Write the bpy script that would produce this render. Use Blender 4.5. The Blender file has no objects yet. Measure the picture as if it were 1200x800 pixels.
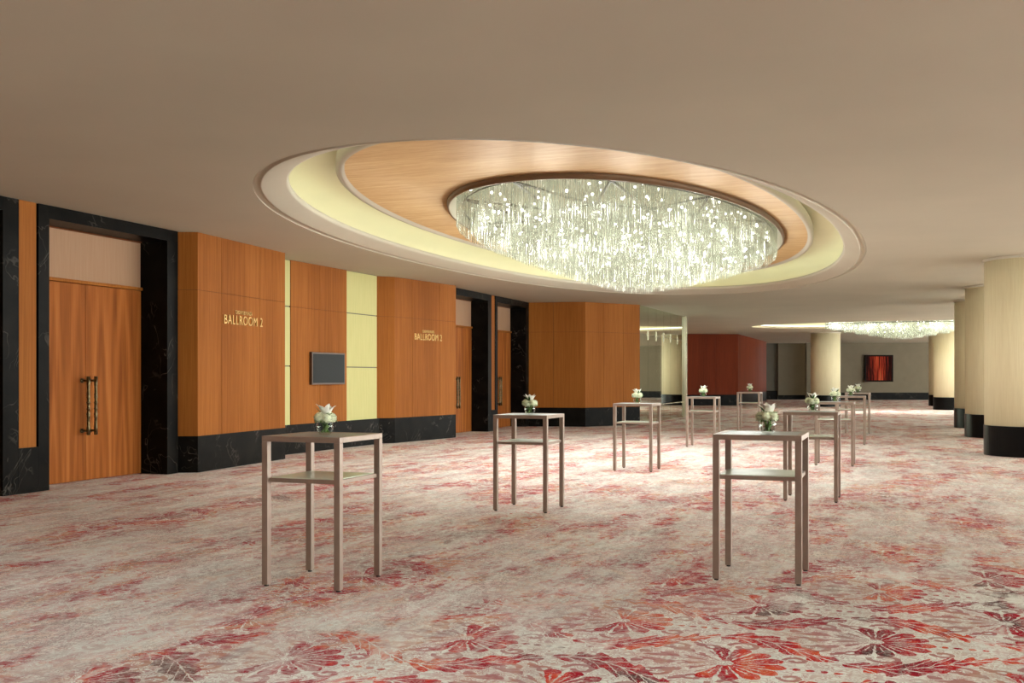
import bpy, bmesh, math, random
from mathutils import Vector, Matrix
random.seed(7)
C = bpy.context.scene.collection
PI = math.pi
# ---------------------------------------------------------------- world axes: X runs across the hall, Y along the hall
YAW = math.atan(451.5 / 1212.0)
SA, CA = math.sin(YAW), math.cos(YAW)
CZ = 3.854          # ceiling
BZ = 0.585          # top of the black marble base
SZ = 2.93           # seam / door head

def cam_to_world(X, d):            # camera-right and depth in metres -> hall X, Y
    return X * CA - d * SA, X * SA + d * CA

# ---------------------------------------------------------------- node helpers
class S:
    """a socket with arithmetic"""
    def __init__(s, nt, sock): s.nt = nt; s.k = sock
    def op(s, o, *a, clamp=False):
        n = s.nt.nodes.new('ShaderNodeMath'); n.operation = o; n.use_clamp = clamp
        for i, v in enumerate((s,) + a):
            if isinstance(v, S): s.nt.links.new(v.k, n.inputs[i])
            else: n.inputs[i].default_value = v
        return S(s.nt, n.outputs[0])
    def __add__(s, o): return s.op('ADD', o)
    def __radd__(s, o): return s.op('ADD', o)
    def __sub__(s, o): return s.op('SUBTRACT', o)
    def __rsub__(s, o): return s.op('MULTIPLY', -1.0).op('ADD', o)
    def __mul__(s, o): return s.op('MULTIPLY', o)
    def __rmul__(s, o): return s.op('MULTIPLY', o)
    def __truediv__(s, o): return s.op('DIVIDE', o)
    def lt(s, o): return s.op('LESS_THAN', o)
    def gt(s, o): return s.op('GREATER_THAN', o)
    def abs(s): return s.op('ABSOLUTE')
    def sin(s): return s.op('SINE')
    def cos(s): return s.op('COSINE')
    def frac(s): return s.op('FRACT')
    def mx(s, o): return s.op('MAXIMUM', o)
    def mn(s, o): return s.op('MINIMUM', o)
    def sign(s): return s.op('SIGN')
    def sqrt(s): return s.op('SQRT')
    def smooth(s, a, b):
        n = s.nt.nodes.new('ShaderNodeMapRange'); n.interpolation_type = 'SMOOTHSTEP'
        s.nt.links.new(s.k, n.inputs[0]); n.inputs[1].default_value = a; n.inputs[2].default_value = b
        return S(s.nt, n.outputs[0])

def new_mat(name):
    m = bpy.data.materials.new(name); m.use_nodes = True
    nt = m.node_tree; b = nt.nodes['Principled BSDF']
    return m, nt, b

def lin(c):
    return tuple(((x / 255.0) / 12.92 if x / 255.0 <= .04045 else ((x / 255.0 + .055) / 1.055) ** 2.4) for x in c) + (1,)

def coords(nt):
    tc = nt.nodes.new('ShaderNodeTexCoord'); sp = nt.nodes.new('ShaderNodeSeparateXYZ')
    nt.links.new(tc.outputs['Object'], sp.inputs[0])
    return tuple(S(nt, sp.outputs[i]) for i in range(3))

def vec(nt, x, y, z=0.0):
    n = nt.nodes.new('ShaderNodeCombineXYZ')
    for i, v in enumerate((x, y, z)):
        if isinstance(v, S): nt.links.new(v.k, n.inputs[i])
        else: n.inputs[i].default_value = v
    return n.outputs[0]

def noise(nt, v, scale, detail=2.0, rough=.5, dist=0.0):
    n = nt.nodes.new('ShaderNodeTexNoise'); nt.links.new(v, n.inputs['Vector'])
    n.inputs['Scale'].default_value = scale; n.inputs['Detail'].default_value = detail
    n.inputs['Roughness'].default_value = rough; n.inputs['Distortion'].default_value = dist
    return S(nt, n.outputs[0])

def ramp(nt, f, stops, mode='LINEAR'):
    n = nt.nodes.new('ShaderNodeValToRGB'); nt.links.new(f.k, n.inputs[0]); cr = n.color_ramp
    cr.interpolation = mode
    while len(cr.elements) < len(stops): cr.elements.new(.5)
    for e, (p, c) in zip(cr.elements, stops): e.position = p; e.color = lin(c)
    return n.outputs[0]

def mixc(nt, f, a, b):
    n = nt.nodes.new('ShaderNodeMix'); n.data_type = 'RGBA'
    if isinstance(f, S): nt.links.new(f.k, n.inputs[0])
    else: n.inputs[0].default_value = f
    for i, v in ((6, a), (7, b)):
        if isinstance(v, tuple): n.inputs[i].default_value = v
        else: nt.links.new(v, n.inputs[i])
    return n.outputs[2]

def bump(nt, b, h, strength, dist=.01):
    n = nt.nodes.new('ShaderNodeBump'); n.inputs['Strength'].default_value = strength; n.inputs['Distance'].default_value = dist
    nt.links.new(h.k, n.inputs['Height']); nt.links.new(n.outputs[0], b.inputs['Normal'])

def plain(name, col, rough=.5, metal=0.0, spec=.5, var=.0, scale=6.0):
    m, nt, b = new_mat(name)
    b.inputs['Roughness'].default_value = rough; b.inputs['Metallic'].default_value = metal
    b.inputs['Specular IOR Level'].default_value = spec
    x, y, z = coords(nt)
    n = noise(nt, vec(nt, x, y, z), scale, 3)
    lo = tuple(max(0, c * (1 - var)) for c in col); hi = tuple(min(255, c * (1 + var)) for c in col)
    nt.links.new(ramp(nt, n, [(.3, lo), (.7, hi)]), b.inputs['Base Color'])
    return m

# ---------------------------------------------------------------- materials
def mat_carpet():
    m, nt, b = new_mat('woven damask carpet')
    x, y, z = coords(nt)
    P0 = vec(nt, x, y)
    wx = (noise(nt, P0, 22.0, 3) - .5) * .030; wy = (noise(nt, vec(nt, x + 40.0, y), 22.0, 3) - .5) * .030
    X = x + wx; Y = y + wy
    L = 1.5
    U = (X + .12) / L; V = (Y - 6.34) / L
    u = ((U + .5).frac() - .5); v = ((V + .5).frac() - .5)
    far = (u.abs() + v.abs()).gt(.5)
    u2 = (u - u.sign() * .5 * far) * L; v2 = (v - v.sign() * .5 * far) * L
    r = (u2 * u2 + v2 * v2).sqrt(); th = v2.op('ARCTAN2', u2)
    pet = (th * 7.0).cos().abs()
    fan = r.lt(.325 * (.70 + .30 * pet.op('POWER', .5))) * (r.gt(.05)) * (th.abs().lt(1.95))
    cut = 1.0 - (pet.lt(.26) * r.gt(.07))
    vein = 1.0 - ((th * 14.0).cos().gt(.93) * r.gt(.12) * r.lt(.22))
    fan = fan * cut * vein
    # plume body behind the fan
    bu = (u2 + .24) / .30; bv = v2 / .29
    body = (bu * bu + bv * bv).lt(1.0 + .25 * (th * 14.0).cos())
    mir = vec(nt, u2 * 1.0, v2.abs())
    nf = noise(nt, mir, 10.0, 1.0, .5, 1.6)
    ff = (nf - .5).abs()
    filig = ff.lt(.025).mx(nf.gt(.56)).mx((v2.abs() * 30.0 + u2 * 18.0 + nf * 9.0).sin().gt(.72))
    tb = v2.abs().op('ARCTAN2', u2)
    plume = (tb * 13.0 + nf * 3.0 - r * 6.0).cos().gt(.15) * (r * 38.0 + (tb * 13.0).cos() * 2.2).sin().gt(-.62)
    plume = plume * r.lt(.50 * (.82 + .18 * (tb * 6.5).cos().abs())) * tb.gt(2.0) * r.gt(.05)
    def curl(cx_, cy_, R_):
        a_ = u2 - cx_; b_ = v2.abs() - cy_
        rr_ = (a_ * a_ + b_ * b_).sqrt(); t_ = b_.op('ARCTAN2', a_)
        return (rr_ - R_ * (t_ * .11 + .72)).abs().lt(.011 + R_ * .08) * rr_.lt(R_ * 1.25)
    curls = curl(.06, .37, .085).mx(curl(-.30, .26, .075)).mx(curl(.36, .17, .06)).mx(curl(-.12, .30, .05))
    body = (body * filig * th.abs().gt(1.2) * .35).mx(plume).mx(curls)
    # beads between motifs
    bead = (((u2.abs() - .34) / .07).frac() - .5)
    bead = (bead * bead + (v2 / .07) * (v2 / .07)).sqrt().lt(.3) * u2.gt(.35) * u2.lt(.62)
    # acanthus leaves on the ogee
    vm = v * L
    cv = .375 + .21 * (U * (2 * PI)).cos()
    dv = (vm.abs() - cv)
    along = U * (2 * PI)
    w = .115 * ((along * 1.0 + .6).sin().abs()) + .022 + .030 * ((along * 11.0 + dv * 30.0).sin())
    leaf = dv.abs().lt(w)
    rib = 1.0 - (dv.abs().lt(.007)) * 1.0
    ribs = 1.0 - ((along * 13.0 - dv.abs() * 60.0).sin().gt(.93))
    leaf = leaf * rib * ribs
    # scrolls everywhere else
    nm = vec(nt, u2, v2.abs(), 3.0)
    ns = noise(nt, nm, 6.5, 1.0, .5, 2.2)
    scroll = (ns - .5).abs().lt(.022).mx((ns - .58).abs().lt(.018)).mx((ns - .42).abs().lt(.018)).mx(ns.gt(.64))
    nh = noise(nt, vec(nt, X, Y, 9.0), 13.0, 2.0, .6, 1.6)
    hair = (nh - .5).abs().lt(.028).mx(nh.gt(.62))
    # distressing, drawn out along the hall
    D1 = noise(nt, vec(nt, x * 1.0, y * .42), 1.15, 5, .62, .3)
    D2 = noise(nt, vec(nt, x * 1.0 + 11.0, y * .28), 3.2, 5, .7, .4)
    D3 = noise(nt, vec(nt, x * 3.0, y * .8 + 7.0), 5.0, 4, .7, .3)
    D4 = noise(nt, vec(nt, x * .8 + 3.0, y * 3.0 + 7.0), 14.0, 3, .7)
    right = (x * .25 - y * .22 + 2.35).smooth(0.0, 1.0)      # the print is fresher towards the near right
    strong = (D1 + right * .13 + (D2 - .5) * .35).smooth(.46, .58)
    main = fan.mx(leaf).mx(bead)
    fine = body.mx(scroll)
    al_main = main * ((strong * .92).mx(right * (D1 + (D2 - .5) * .3).smooth(.36, .44) * .96) + (D3).smooth(.42, .62) * .25)
    al_fine = body * ((strong * .4 + .45).mx(right * .85)) + scroll * (1.0 - body) * (1.0 - right * .45) * (strong * .45 + .30 + (D3).smooth(.45, .6) * .30)
    al_hair = hair * (1.0 - right * .95) * (.16 + (D2).smooth(.45, .62) * .36)
    fr = noise(nt, vec(nt, X * 1.0, Y * .55, 4.0), 9.0, 4, .68, .8)
    fr2 = noise(nt, vec(nt, X * 1.0 + 9.0, Y * .6, 4.0), 26.0, 3, .6, .5)
    streak = (fr + (fr2 - .5) * .5).smooth(.545, .575) * (D1.smooth(.38, .56) * .74 + D3.smooth(.44, .58) * .30)
    calm = 1.0 - right * .95
    streak = streak * calm
    dark = calm * ((fr - .47).abs().lt(.010)).mx((fr2 - .5).abs().lt(.03)) * (D2.smooth(.40, .58) * .5 + .12)
    wash = (D2).smooth(.42, .66) * .12
    al = al_main.mx(al_fine).mx(al_hair).mx(streak).mx(wash) * ((D4).smooth(.30, .55).mx(right * .75) * .45 + .55)
    # palette by large patches
    pn = noise(nt, vec(nt, x * 1.0 + 5.0, y * .55), 1.5, 5, .68, .5)
    pal = ramp(nt, pn, [(.30, (118, 92, 90)), (.38, (158, 118, 112)), (.44, (166, 40, 62)), (.49, (176, 38, 58)),
                        (.53, (204, 78, 66)), (.57, (210, 158, 124)), (.61, (176, 146, 136)), (.68, (150, 40, 60)), (.75, (140, 134, 128))])
    pn2 = noise(nt, vec(nt, x + 25.0, y * .5), 2.3, 4, .65, .4)
    pal2 = ramp(nt, pn2, [(.34, (150, 142, 138)), (.42, (196, 160, 152)), (.47, (184, 70, 88)), (.52, (202, 140, 130)),
                          (.57, (214, 150, 104)), (.63, (168, 124, 124)), (.70, (138, 130, 128))])
    soft = (1.0 - main) * .72
    wash = wash * calm
    al_main = al_main * (1.0 - ((nh - .46).abs().lt(.018)) * .35) * ((fr2).smooth(.36, .46).mx(right) * .35 + .65)
    al = al_main.mx(al_fine).mx(al_hair).mx(streak).mx(wash) * ((D4).smooth(.30, .55).mx(right * .75) * .45 + .55)
    fresh = ramp(nt, pn, [(.36, (92, 62, 62)), (.43, (150, 26, 46)), (.49, (176, 24, 42)), (.54, (206, 56, 42)), (.59, (214, 96, 58)), (.66, (158, 28, 48))])
    pal = mixc(nt, right * main, pal, fresh)
    pal2 = mixc(nt, right * .7, pal2, lin((128, 62, 66)))
    col = mixc(nt, soft, pal, pal2)
    bn = noise(nt, vec(nt, x, y * .5), 2.2, 4, .6)
    base = ramp(nt, bn, [(.3, (216, 220, 214)), (.7, (243, 246, 240))])
    out = mixc(nt, al, base, col)
    out = mixc(nt, dark, out, lin((150, 132, 128)))
    nt.links.new(out, b.inputs['Base Color'])
    b.inputs['Roughness'].default_value = 1.0; b.inputs['Specular IOR Level'].default_value = .05
    hn = noise(nt, P0, 160.0, 2)
    bump(nt, b, hn, .35, .006)
    return m

def mat_wood(name, lo, hi, rough=.38, sc=1.0, grain=1.0):
    m, nt, b = new_mat(name)
    x, y, z = coords(nt)
    a = noise(nt, vec(nt, x * 16.0 * sc, y * 16.0 * sc, z * .35), 1.6, 4, .6, .4)
    c = noise(nt, vec(nt, x * 60.0 * sc, y * 60.0 * sc, z * 1.2), 1.5, 3, .6)
    d = noise(nt, vec(nt, x * .9, y * .9, z * .15), 1.2, 1)
    f = (a - .5) * (.75 * grain) + (c - .5) * (.5 * grain) + (d - .5) * .8 + .5
    nt.links.new(ramp(nt, f, [(.25, lo), (.75, hi)]), b.inputs['Base Color'])
    b.inputs['Roughness'].default_value = rough + .1; b.inputs['Specular IOR Level'].default_value = .04
    return m

def mat_door():
    m, nt, b = new_mat('flamed door veneer')
    x, y, z = coords(nt)
    # book-matched cathedral figure: mirrored strips, pointed arches
    st = ((y / .47).frac() - .5).abs() * .47
    wv = noise(nt, vec(nt, st * 12.0, z * .6, (y / .94)), 1.3, 2) * .35
    g = ((st * 55.0 + (z * .9 + 1.0).op('POWER', 1.3) * 2.2 * (1.0 - st * 3.0)) + wv * 14.0).sin()
    fn = noise(nt, vec(nt, x * 10.0, y * 70.0, z * 1.0), 1.4, 3, .6)
    lg = noise(nt, vec(nt, x * 1.0, y * 5.0, z * .25), 1.4, 2)
    f = g * .10 + (fn - .5) * .35 + (lg - .5) * .7 + .5
    nt.links.new(ramp(nt, f, [(.2, (112, 60, 26)), (.5, (146, 84, 38)), (.85, (174, 108, 54))]), b.inputs['Base Color'])
    b.inputs['Roughness'].default_value = .5; b.inputs['Specular IOR Level'].default_value = .04
    return m

def mat_marble():
    m, nt, b = new_mat('black veined marble')
    x, y, z = coords(nt)
    P = vec(nt, x, y, z)
    w = noise(nt, P, 1.3, 3, .6)
    q = noise(nt, vec(nt, x + w * .9, y + w * .7, z * .6 + y * .5), 1.5, 3, .5, .6)
    v1 = 1.0 - ((q - .5).abs()).smooth(0.0, .010)
    q2 = noise(nt, vec(nt, x * .8 + 9.0, y + w, z * .9 - y * .8), 1.1, 4, .55, .8)
    v2 = 1.0 - ((q2 - .48).abs()).smooth(0.0, .006)
    keep = noise(nt, P, 1.9, 2).smooth(.46, .62)
    al = (v1 * .12).mx(v2 * .24) * keep
    base = ramp(nt, noise(nt, P, 3.0, 4), [(.3, (10, 9, 8)), (.7, (24, 21, 18))])
    nt.links.new(mixc(nt, al, base, lin((150, 140, 130))), b.inputs['Base Color'])
    b.inputs['Roughness'].default_value = .35; b.inputs['Specular IOR Level'].default_value = .04
    return m

def mat_gold():
    m, nt, b = new_mat('gold leaf soffit')
    x, y, z = coords(nt)
    a = noise(nt, vec(nt, x * 1.0, y * 9.0), .9, 4, .6, .5)
    c = noise(nt, vec(nt, x * 5.0 + y * 3.0, y * 40.0), .9, 3, .6)
    f = a * .6 + c * .4
    nt.links.new(ramp(nt, f, [(.3, (186, 142, 90)), (.5, (206, 168, 116)), (.7, (222, 196, 142))]), b.inputs['Base Color'])
    b.inputs['Metallic'].default_value = .25; b.inputs['Roughness'].default_value = .55
    bump(nt, b, a, .25, .02)
    return m

def mat_crystal():
    m = bpy.data.materials.new('crystal rod'); m.use_nodes = True; nt = m.node_tree
    nt.nodes.clear()
    o = nt.nodes.new('ShaderNodeOutputMaterial')
    d = nt.nodes.new('ShaderNodeBsdfDiffuse'); t = nt.nodes.new('ShaderNodeBsdfTranslucent')
    g = nt.nodes.new('ShaderNodeBsdfGlossy'); tr = nt.nodes.new('ShaderNodeBsdfTransparent')
    d.inputs[0].default_value = (.43, .44, .385, 1); t.inputs[0].default_value = (.48, .49, .42, 1)
    g.inputs[0].default_value = (.95, .95, .9, 1); g.inputs['Roughness'].default_value = .12
    tr.inputs[0].default_value = (.97, .98, .95, 1)
    m1 = nt.nodes.new('ShaderNodeMixShader'); m2 = nt.nodes.new('ShaderNodeMixShader'); m3 = nt.nodes.new('ShaderNodeMixShader')
    L = nt.links.new
    m1.inputs[0].default_value = .55; L(d.outputs[0], m1.inputs[1]); L(t.outputs[0], m1.inputs[2])
    m2.inputs[0].default_value = .28; L(m1.outputs[0], m2.inputs[1]); L(g.outputs[0], m2.inputs[2])
    m3.inputs[0].default_value = .66; L(m2.outputs[0], m3.inputs[1]); L(tr.outputs[0], m3.inputs[2])
    L(m3.outputs[0], o.inputs[0])
    return m

def mat_glass_vase():
    m = bpy.data.materials.new('clear vase glass'); m.use_nodes = True; nt = m.node_tree; nt.nodes.clear()
    o = nt.nodes.new('ShaderNodeOutputMaterial'); tr = nt.nodes.new('ShaderNodeBsdfTransparent'); g = nt.nodes.new('ShaderNodeBsdfGlossy')
    g.inputs['Roughness'].default_value = .05; tr.inputs[0].default_value = (.95, .97, .95, 1)
    lw = nt.nodes.new('ShaderNodeLayerWeight'); lw.inputs[0].default_value = .35
    mx = nt.nodes.new('ShaderNodeMixShader'); L = nt.links.new
    L(S(nt, lw.outputs['Facing']).op('POWER', 2.0).op('MULTIPLY', .7).k, mx.inputs[0]); L(tr.outputs[0], mx.inputs[1]); L(g.outputs[0], mx.inputs[2]); L(mx.outputs[0], o.inputs[0])
    return m

def mat_emit(name, col, st):
    m = bpy.data.materials.new(name); m.use_nodes = True; nt = m.node_tree; nt.nodes.clear()
    o = nt.nodes.new('ShaderNodeOutputMaterial'); e = nt.nodes.new('ShaderNodeEmission')
    e.inputs[0].default_value = col; e.inputs[1].default_value = st; nt.links.new(e.outputs[0], o.inputs[0])
    return m

def mat_mirror():
    m, nt, b = new_mat('tinted mirror glass')
    b.inputs['Metallic'].default_value = 1.0; b.inputs['Roughness'].default_value = .03
    x, y, z = coords(nt)
    n = noise(nt, vec(nt, y * 2.0, z * .3), 1.0, 2)
    nt.links.new(ramp(nt, n, [(.3, (206, 210, 188)), (.7, (212, 216, 196))]), b.inputs['Base Color'])
    return m

def mat_fabric_col(name, a, c):
    m, nt, b = new_mat(name)
    x, y, z = coords(nt)
    n = noise(nt, vec(nt, x * 30.0, y * 30.0, z * 1.0), 1.5, 3, .6)
    nt.links.new(ramp(nt, n, [(.3, a), (.7, c)]), b.inputs['Base Color'])
    b.inputs['Roughness'].default_value = .8; b.inputs['Specular IOR Level'].default_value = .08
    return m

def mat_painting():
    m, nt, b = new_mat('striped red painting')
    x, y, z = coords(nt)
    n = noise(nt, vec(nt, x * 14.0, z * .4), 1.0, 3, .7)
    k = (x.abs()).smooth(.15, .85)
    f = n - k * .18
    nt.links.new(ramp(nt, f, [(.30, (22, 10, 8)), (.42, (60, 18, 12)), (.50, (130, 40, 26)), (.58, (176, 66, 40)), (.70, (196, 120, 70))]), b.inputs['Base Color'])
    b.inputs['Roughness'].default_value = .8; b.inputs['Specular IOR Level'].default_value = .05
    return m

M = dict(
    carpet=mat_carpet(),
    ceil=plain('ceiling paint', (190, 184, 166), .9, 0, .1, .015, .6),
    band=plain('rim plaster', (200, 194, 176), .8, 0, .2, .01, 1),
    cove=plain('cove plaster', (226, 218, 186), .8, 0, .1, .01, 1),
    gold=mat_gold(),
    ring=plain('bronze ring', (118, 92, 66), .45, .4, .5, .05, 2),
    brass=plain('bronze cross bars', (58, 48, 34), .5, .2, .5, .05, 4),
    wood=mat_wood('cherry veneer', (124, 71, 30), (156, 97, 46), .42),
    wood2=mat_wood('cherry veneer deep', (132, 76, 30), (158, 98, 44), .42),
    redwood=mat_wood('red cherry veneer', (90, 36, 18), (116, 50, 26), .40),
    seam=plain('panel seam', (92, 50, 26), .8, 0, .1),
    door=mat_door(),
    transom=mat_fabric_col('transom panel', (158, 124, 98), (166, 132, 106)),
    marble=mat_marble(),
    yellow=mat_fabric_col('pale yellow panel', (184, 180, 124), (194, 188, 134)),
    bronze=plain('aged bronze', (96, 82, 56), .35, .8, .5, .2, 30),
    signgold=plain('sign letter brass', (196, 158, 92), .4, .5, .5, .03, 8),
    nickel=plain('brushed nickel', (154, 136, 124), .38, .55, .5, .04, 9),
    tabletop=plain('smoked glass top', (118, 132, 136), .3, .0, .5, .03, 3),
    shelf=plain('frosted glass shelf', (222, 232, 212), .25, 0, .5, .03, 3),
    foot=plain('rubber foot', (30, 26, 24), .7),
    column=mat_fabric_col('column cream covering', (224, 212, 176), (234, 224, 190)),
    colbase=plain('black column base', (10, 10, 10), .3, 0, .15, .2, 4),
    grey=plain('grey wall covering', (112, 102, 86), .9, 0, .1, .02, 2),
    greyd=plain('grey recessed wall covering', (104, 98, 88), .9, 0, .1, .02, 2),
    steel=plain('polished steel', (200, 194, 172), .25, .7, .5, .02, 3),
    mirror=mat_mirror(),
    joint=plain('mirror joint', (96, 92, 74), .5, .3),
    screen=plain('dark screen', (20, 20, 20), .4, 0, .12, .03, 2),
    bezel=plain('screen bezel', (78, 58, 44), .4, .2, .5, .03, 5),
    frame=plain('picture frame', (22, 10, 6), .7, 0, .1, .05, 5),
    art=mat_painting(),
    crystal=mat_crystal(),
    vase=mat_glass_vase(),
    leaf=plain('leaf green', (106, 130, 78), .6, 0, .3, .25, 40),
    leafd=plain('leaf dark green', (52, 84, 40), .6, 0, .3, .25, 40),
    petal=plain('white petal', (244, 244, 234), .6, 0, .3, .02, 20),
    floret=plain('pale green floret', (232, 237, 208), .7, 0, .2, .08, 60),
    white=plain('white window paint', (225, 220, 208), .6),
    bulb=mat_emit('lit bulb', (1, .98, .93, 1), 9.0),
    strip=mat_emit('cove lamp', (.90, 1.0, .84, 1), 3.0),
)

# ---------------------------------------------------------------- mesh helpers
def mk(name, bm, mats, parent=None, smooth=False, loc=None):
    me = bpy.data.meshes.new(name)
    bmesh.ops.recalc_face_normals(bm, faces=bm.faces[:]) if smooth != 'keep' else None
    bm.to_mesh(me); bm.free()
    for mm in (mats if isinstance(mats, (list, tuple)) else [mats]): me.materials.append(mm)
    if smooth and smooth != 'keep':
        for p in me.polygons: p.use_smooth = True
    o = bpy.data.objects.new(name, me); C.objects.link(o)
    if parent: o.parent = parent
    if loc: o.location = loc
    return o

def box(bm, x0, x1, y0, y1, z0, z1, mi=0, bev=0.0):
    vs = [bm.verts.new((x, y, z)) for x in (x0, x1) for y in (y0, y1) for z in (z0, z1)]
    fs = [bm.faces.new([vs[i] for i in q]) for q in ((0, 1, 3, 2), (4, 6, 7, 5), (0, 4, 5, 1), (2, 3, 7, 6), (0, 2, 6, 4), (1, 5, 7, 3))]
    for f in fs: f.material_index = mi
    if bev:
        es = list({e for f in fs for e in f.edges})
        r = bmesh.ops.bevel(bm, geom=es, offset=bev, segments=2, affect='EDGES', profile=.5)
        for f in r['faces']: f.material_index = mi
    return fs

def prism(bm, pts, z0, z1, mi=0):
    lo = [bm.verts.new((p[0], p[1], z0)) for p in pts]; hi = [bm.verts.new((p[0], p[1], z1)) for p in pts]
    n = len(pts); fs = [bm.faces.new(hi), bm.faces.new(lo[::-1])]
    for i in range(n): fs.append(bm.faces.new((lo[i], lo[(i + 1) % n], hi[(i + 1) % n], hi[i])))
    for f in fs: f.material_index = mi
    return fs

def slab(bm, p0, p1, thick, z0, z1, mi=0, off=0.0):
    """upright slab from p0 to p1; its front lies 'off' in front of the line, the body goes back (hall side = right-hand normal)"""
    d = Vector((p1[0] - p0[0], p1[1] - p0[1])); L = d.length; d /= L
    n = Vector((d.y, -d.x))
    a = Vector(p0) + n * off; b_ = Vector(p1) + n * off
    q = [a, b_, b_ - n * thick, a - n * thick]
    return prism(bm, [(v.x, v.y) for v in q], z0, z1, mi)

def cyl(bm, x, y, r, z0, z1, n=24, mi=0, r2=None):
    r2 = r if r2 is None else r2
    lo = [bm.verts.new((x + r * math.cos(2 * PI * i / n), y + r * math.sin(2 * PI * i / n), z0)) for i in range(n)]
    hi = [bm.verts.new((x + r2 * math.cos(2 * PI * i / n), y + r2 * math.sin(2 * PI * i / n), z1)) for i in range(n)]
    fs = [bm.faces.new(lo[::-1]), bm.faces.new(hi)]
    for i in range(n): fs.append(bm.faces.new((lo[i], lo[(i + 1) % n], hi[(i + 1) % n], hi[i])))
    for f in fs: f.material_index = mi

def lathe(bm, prof, n=24, cx=0, cy=0, mi=0, closed=False):
    rings = []
    for r, z in prof:
        rings.append([bm.verts.new((cx + r * math.cos(2 * PI * i / n), cy + r * math.sin(2 * PI * i / n), z)) for i in range(n)])
    for a, b_ in zip(rings, rings[1:]):
        for i in range(n):
            f = bm.faces.new((a[i], a[(i + 1) % n], b_[(i + 1) % n], b_[i])); f.material_index = mi
    if closed:
        bm.faces.new(rings[0][::-1]).material_index = mi; bm.faces.new(rings[-1]).material_index = mi

def tube(bm, p, q, r, n=8, mi=0, r2=None):
    p, q = Vector(p), Vector(q); d = (q - p).normalized(); r2 = r if r2 is None else r2
    a = d.orthogonal().normalized(); b_ = d.cross(a)
    lo = [bm.verts.new(p + (a * math.cos(2 * PI * i / n) + b_ * math.sin(2 * PI * i / n)) * r) for i in range(n)]
    hi = [bm.verts.new(q + (a * math.cos(2 * PI * i / n) + b_ * math.sin(2 * PI * i / n)) * r2) for i in range(n)]
    fs = [bm.faces.new(lo[::-1]), bm.faces.new(hi)]
    for i in range(n): fs.append(bm.faces.new((lo[i], lo[(i + 1) % n], hi[(i + 1) % n], hi[i])))
    for f in fs: f.material_index = mi

def structure(o, kind='structure'):
    o['kind'] = kind; return o

def thing(name, label, cat, loc=(0, 0, 0), rz=0.0, group=None):
    o = bpy.data.objects.new(name, None); C.objects.link(o)
    o.location = loc; o.rotation_euler = (0, 0, rz); o.empty_display_size = .1
    o['label'] = label; o['category'] = cat
    if group: o['group'] = group
    return o

def sroot(name):
    o = bpy.data.objects.new(name, None); C.objects.link(o); o['kind'] = 'structure'; return o

def sup(an, a, b, e=2.14):
    """point on a slightly squared oval, a along Y, b along X"""
    c, s_ = math.cos(an), math.sin(an)
    return b * math.copysign(abs(c) ** (2 / e), c), a * math.copysign(abs(s_) ** (2 / e), s_)

def oval(a, b, n=192):
    """n points at equal arc steps"""
    K = 4000; pts = [sup(2 * PI * i / K, a, b) for i in range(K)]
    acc = [0.0]
    for i in range(K): acc.append(acc[-1] + math.hypot(pts[(i + 1) % K][0] - pts[i][0], pts[(i + 1) % K][1] - pts[i][1]))
    out = []; j = 0
    for i in range(n):
        t_ = acc[-1] * i / n
        while acc[j + 1] < t_: j += 1
        out.append(pts[j])
    return out

def ell_loft(bm, cx, cy, prof, n=192, mi=None):
    """prof: list of (a along Y, b along X, z)"""
    rings = []
    for a, b, z in prof:
        ox, oy = RING_C if (abs(a - 6.0) < .3 and cx < -4.8 and cy < 19) else (cx, cy)
        ring = [(ox + b * 1.0 * p[0], oy + a * p[1], z) for p in UNIT]
        rings.append([bm.verts.new(p) for p in ring])
    for k, (p, q) in enumerate(zip(rings, rings[1:])):
        for i in range(n):
            f = bm.faces.new((p[i], p[(i + 1) % n], q[(i + 1) % n], q[i])); f.material_index = mi[k] if mi else 0
            f.smooth = True
    return rings

RING_C = (-4.655, 19.07)
UNIT = [(p[0] / 4.0, p[1] / 10.0) for p in oval(10.0, 4.0, 192)]
# ---------------------------------------------------------------- floor and ceiling
X0, X1, Y0, Y1 = -13.0, 15.0, -6.0, 80.0
bm = bmesh.new(); box(bm, X0, X1, Y0, Y1, -.2, 0); structure(mk('floor', bm, M['carpet']))

E1 = (-4.845, 19.1)     # main recess centre (x, y)
E2 = (.2, 48.8)
bm = bmesh.new()
def ring_edges(pts):
    vs = [bm.verts.new(p) for p in pts]
    return [bm.edges.new((vs[i], vs[(i + 1) % len(vs)])) for i in range(len(vs))]
N = 192
ed = ring_edges([(X0, Y0, CZ), (X1, Y0, CZ), (X1, Y1, CZ), (X0, Y1, CZ)])
ed += ring_edges([(E1[0] + 4.33 * p[0], E1[1] + 10.0 * p[1], CZ) for p in UNIT])
ed += ring_edges([(E2[0] + 6.5 * p[0], E2[1] + 3.0 * p[1], CZ) for p in UNIT])
bmesh.ops.triangle_fill(bm, edges=ed, use_beauty=True)
for f in bm.faces:
    if f.normal.z > 0: f.normal_flip()
structure(mk('ceiling', bm, M['ceil'], smooth='keep'))
bm = bmesh.new(); box(bm, X0, X1, Y0, Y1, 5.0, 5.2); structure(mk('ceiling', bm, M['ceil']))

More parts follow.
